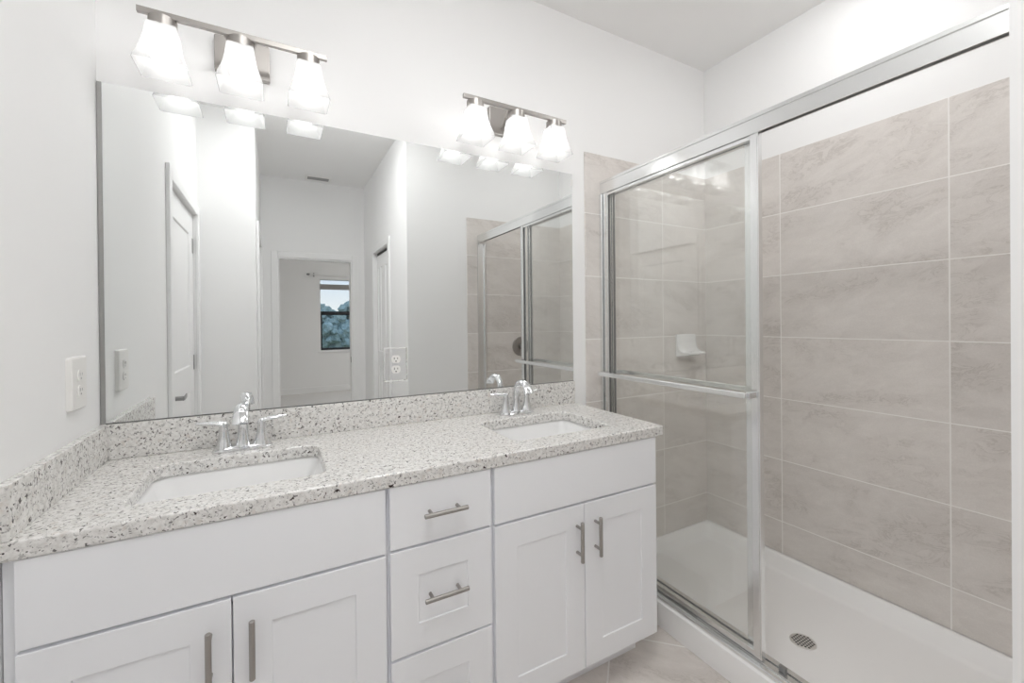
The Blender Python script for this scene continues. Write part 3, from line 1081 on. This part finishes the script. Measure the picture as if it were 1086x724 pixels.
vv = thing('shower_valve', 'round shower valve on the near tiled end of the shower', 'shower valve', (2.245, YE + 0.0072, 1.065))
bm = nb()
yv = YE + 0.0072
rod(bm, (2.245, yv, 1.065), (2.245, yv + 0.010, 1.065), 0.080, 36, 0.004)
obj('escutcheon', bm, NICKEL, vv, smooth=True)
bm = nb()
rod(bm, (2.245, yv + 0.0102, 1.065), (2.245, yv + 0.052, 1.065), 0.024, 24, 0.003)
sweep(bm, [(2.245, yv + 0.044, 1.060), (2.235, yv + 0.046, 1.03), (2.222, yv + 0.050, 0.985)], (0, 1, 0), [(0.007, 0.010), (0.006, 0.009), (0.005, 0.007)], 14)
obj('handle', bm, NICKEL, vv, smooth=True)

# ------------------------------------------------------------------ ceiling vent, unseen fill lamps added to brighten the rooms
vt = thing('ceiling_vent', 'small white slotted vent in the hall ceiling', 'vent', (0.835, -3.04, H))
bm = nb()
vx0, vx1, vy0, vy1 = 0.715, 0.955, -3.125, -2.985
for (a, b, c, d) in ((vx0, vx1, vy0, vy0 + 0.022), (vx0, vx1, vy1 - 0.022, vy1), (vx0, vx0 + 0.022, vy0 + 0.022, vy1 - 0.022), (vx1 - 0.022, vx1, vy0 + 0.022, vy1 - 0.022)):
    box(bm, a, b, c, d, H - 0.010, H - 0.0003)
obj('frame', bm, PLASTIC, vt, bevel=0.002)
obj('duct', box(nb(), vx0 + 0.022, vx1 - 0.022, vy0 + 0.022, vy1 - 0.022, H - 0.0016, H - 0.0004), DARK, vt, label='dark vent opening')
for k in range(5):
    y = vy0 + 0.032 + k * 0.019
    bm = nb()
    loft(bm, [[(x, y - 0.0055, H - 0.008), (x, y + 0.0045, H - 0.0030), (x, y + 0.0055, H - 0.0040), (x, y - 0.0045, H - 0.009)] for x in (vx0 + 0.0222, vx1 - 0.0222)])
    obj('slat', bm, STEEL, vt)


def fill_light(label, x, y, r, mat):  # out-of-frame lamp, added only to raise the ambient light
    t = thing('added_fill_light', label, 'ceiling light', (x, y, H))
    bm = nb()
    lathe(bm, x, y, [(r * 1.08, H - 0.0004), (r * 1.08, H - 0.022), (r * 1.0, H - 0.026), (r * 0.99, H - 0.004)], 40)
    obj('rim', bm, NICKEL, t, smooth=True)
    bm = nb()
    lathe(bm, x, y, [(r * 0.98, H - 0.0265), (r * 0.92, H - 0.045), (r * 0.7, H - 0.060), (r * 0.35, H - 0.068), (0.004, H - 0.070)], 40)
    obj('diffuser', bm, mat, t, smooth=True, label='glowing white diffuser of an added fill lamp')
    return t


fill_light('added unseen round fill lamp over the middle of the bathroom', 1.15, -0.95, 0.145, ROOMM)
fill_light('added unseen round fill lamp over the entry from the hall', 0.68, -1.42, 0.23, ROOMM)
fill_light('added unseen small round fill lamp over the shower', 2.25, -0.85, 0.13, SHOWM)
if True:
    fill_light('added unseen round fill lamp of the bedroom', 2.4, -5.0, 0.18, BEDM)

# ------------------------------------------------------------------ bedroom details
rodt = thing('curtain_rod', 'white curtain rod above the bedroom window', 'curtain rod', (1.5, YB, 2.165))
bm = nb()
rod(bm, (1.00, YB + 0.07, 2.165), (2.2, YB + 0.07, 2.165), 0.009, 12)
obj('rod', bm, TRIM, rodt, smooth=True)
bm = nb()
lathe(bm, 0, 0, [(0.004, 0), (0.018, 0.012), (0.022, 0.03), (0.014, 0.05), (0.01, 0.055)], 16)
bmesh.ops.rotate(bm, cent=(0, 0, 0), matrix=Matrix.Rotation(R(90), 3, 'Y'), verts=bm.verts[:])
bmesh.ops.translate(bm, vec=(0.945, YB + 0.07, 2.165), verts=bm.verts[:])
obj('finial', bm, STEEL, rodt, smooth=True)
for x in (1.07, 2.15):
    bm = nb()
    box(bm, x - 0.012, x + 0.012, YB + 0.0003, YB + 0.006, 2.13, 2.20)
    rod(bm, (x, YB + 0.006, 2.150), (x, YB + 0.075, 2.153), 0.006, 10)
    obj('bracket', bm, STEEL, rodt)
bl = thing('window_blind', 'raised grey blind across the upper bedroom window', 'blind', (1.6, YB - 0.03, 1.95))
bm = nb()
for k in range(8):
    z = 1.906 + k * 0.0122
    box(bm, WX0 + 0.002, WX1 - 0.002, YB - 0.052, YB - 0.012, z, z + 0.0105)
obj('slat_stack', bm, GREYBLIND, bl)
for x in (WX1 - 0.18, WX1 - 0.70 + 0.35):
    obj('lift_cord', rod(nb(), (x, YB - 0.032, 2.002), (x, YB - 0.032, WZ1 - 0.0205), 0.0012, 6), PLASTIC, bl)
obj('head_rail', box(nb(), WX0 + 0.002, WX1 - 0.002, YB - 0.052, YB - 0.012, WZ1 - 0.012, WZ1 - 0.001), TRIM, bl)

# ------------------------------------------------------------------ outdoors
struct('ground_outdoors', box(nb(), -40, 60, -70, YB - 1.0, -3.4, -3.2), GRASS, 'grass far below the bedroom window', 'ground')


def make_tree(x, y, h, r, seed, label):
    rnd = random.Random(seed)
    t = thing('broadleaf_tree', label, 'tree', (x, y, -3.2), 'trees beyond the bedroom window')
    bm = nb()
    lathe(bm, x, y, [(0.22, -3.2), (0.17, -2.4), (0.14, -1.2), (0.10, -3.2 + h * 0.7)], 12)
    obj('trunk', bm, BARK, t, smooth=True)
    bm = nb()
    cz = -3.2 + h - r * 1.05
    for k in range(170):
        u, a = rnd.uniform(-0.95, 1), rnd.uniform(0, 2 * math.pi)
        q = math.sqrt(max(0, 1 - u * u))
        rr = r * rnd.uniform(0.55, 0.9)
        c = Vector((x + rr * q * math.cos(a), y + rr * q * math.sin(a), cz + rr * u * 1.05))
        s = r * rnd.uniform(0.09, 0.22)
        res = bmesh.ops.create_icosphere(bm, subdivisions=2, radius=s, matrix=Matrix.Translation(c))
        for v in res['verts']:
            v.co = c + (v.co - c) * rnd.uniform(0.72, 1.28)
    obj('foliage', bm, LEAF, t)
    return t


for x, y, h, r, seed, lab in [
        (2.9, -24.0, 5.42, 1.5, 20, 'green tree low in the left of the bedroom window view'),
        (5.1, -28.0, 6.05, 1.6, 21, 'tallest green tree in the bedroom window view'),
        (0.8, -29.0, 5.75, 1.7, 22, 'far green tree between the taller crowns in the window view'),
        (8.4, -23.0, 5.5, 1.9, 23, 'green tree outdoors past the right edge of the window view'),
        (-1.2, -23.0, 5.3, 1.9, 24, 'green tree outdoors past the left edge of the window view'),
        (4.6, -19.3, 4.1, 1.45, 25, 'small green tree standing nearest the bedroom window'),
        (3.0, -36.0, 6.2, 2.4, 26, 'farthest green tree behind the tallest tree outside')]:
    make_tree(x, y, h, r, seed, lab)
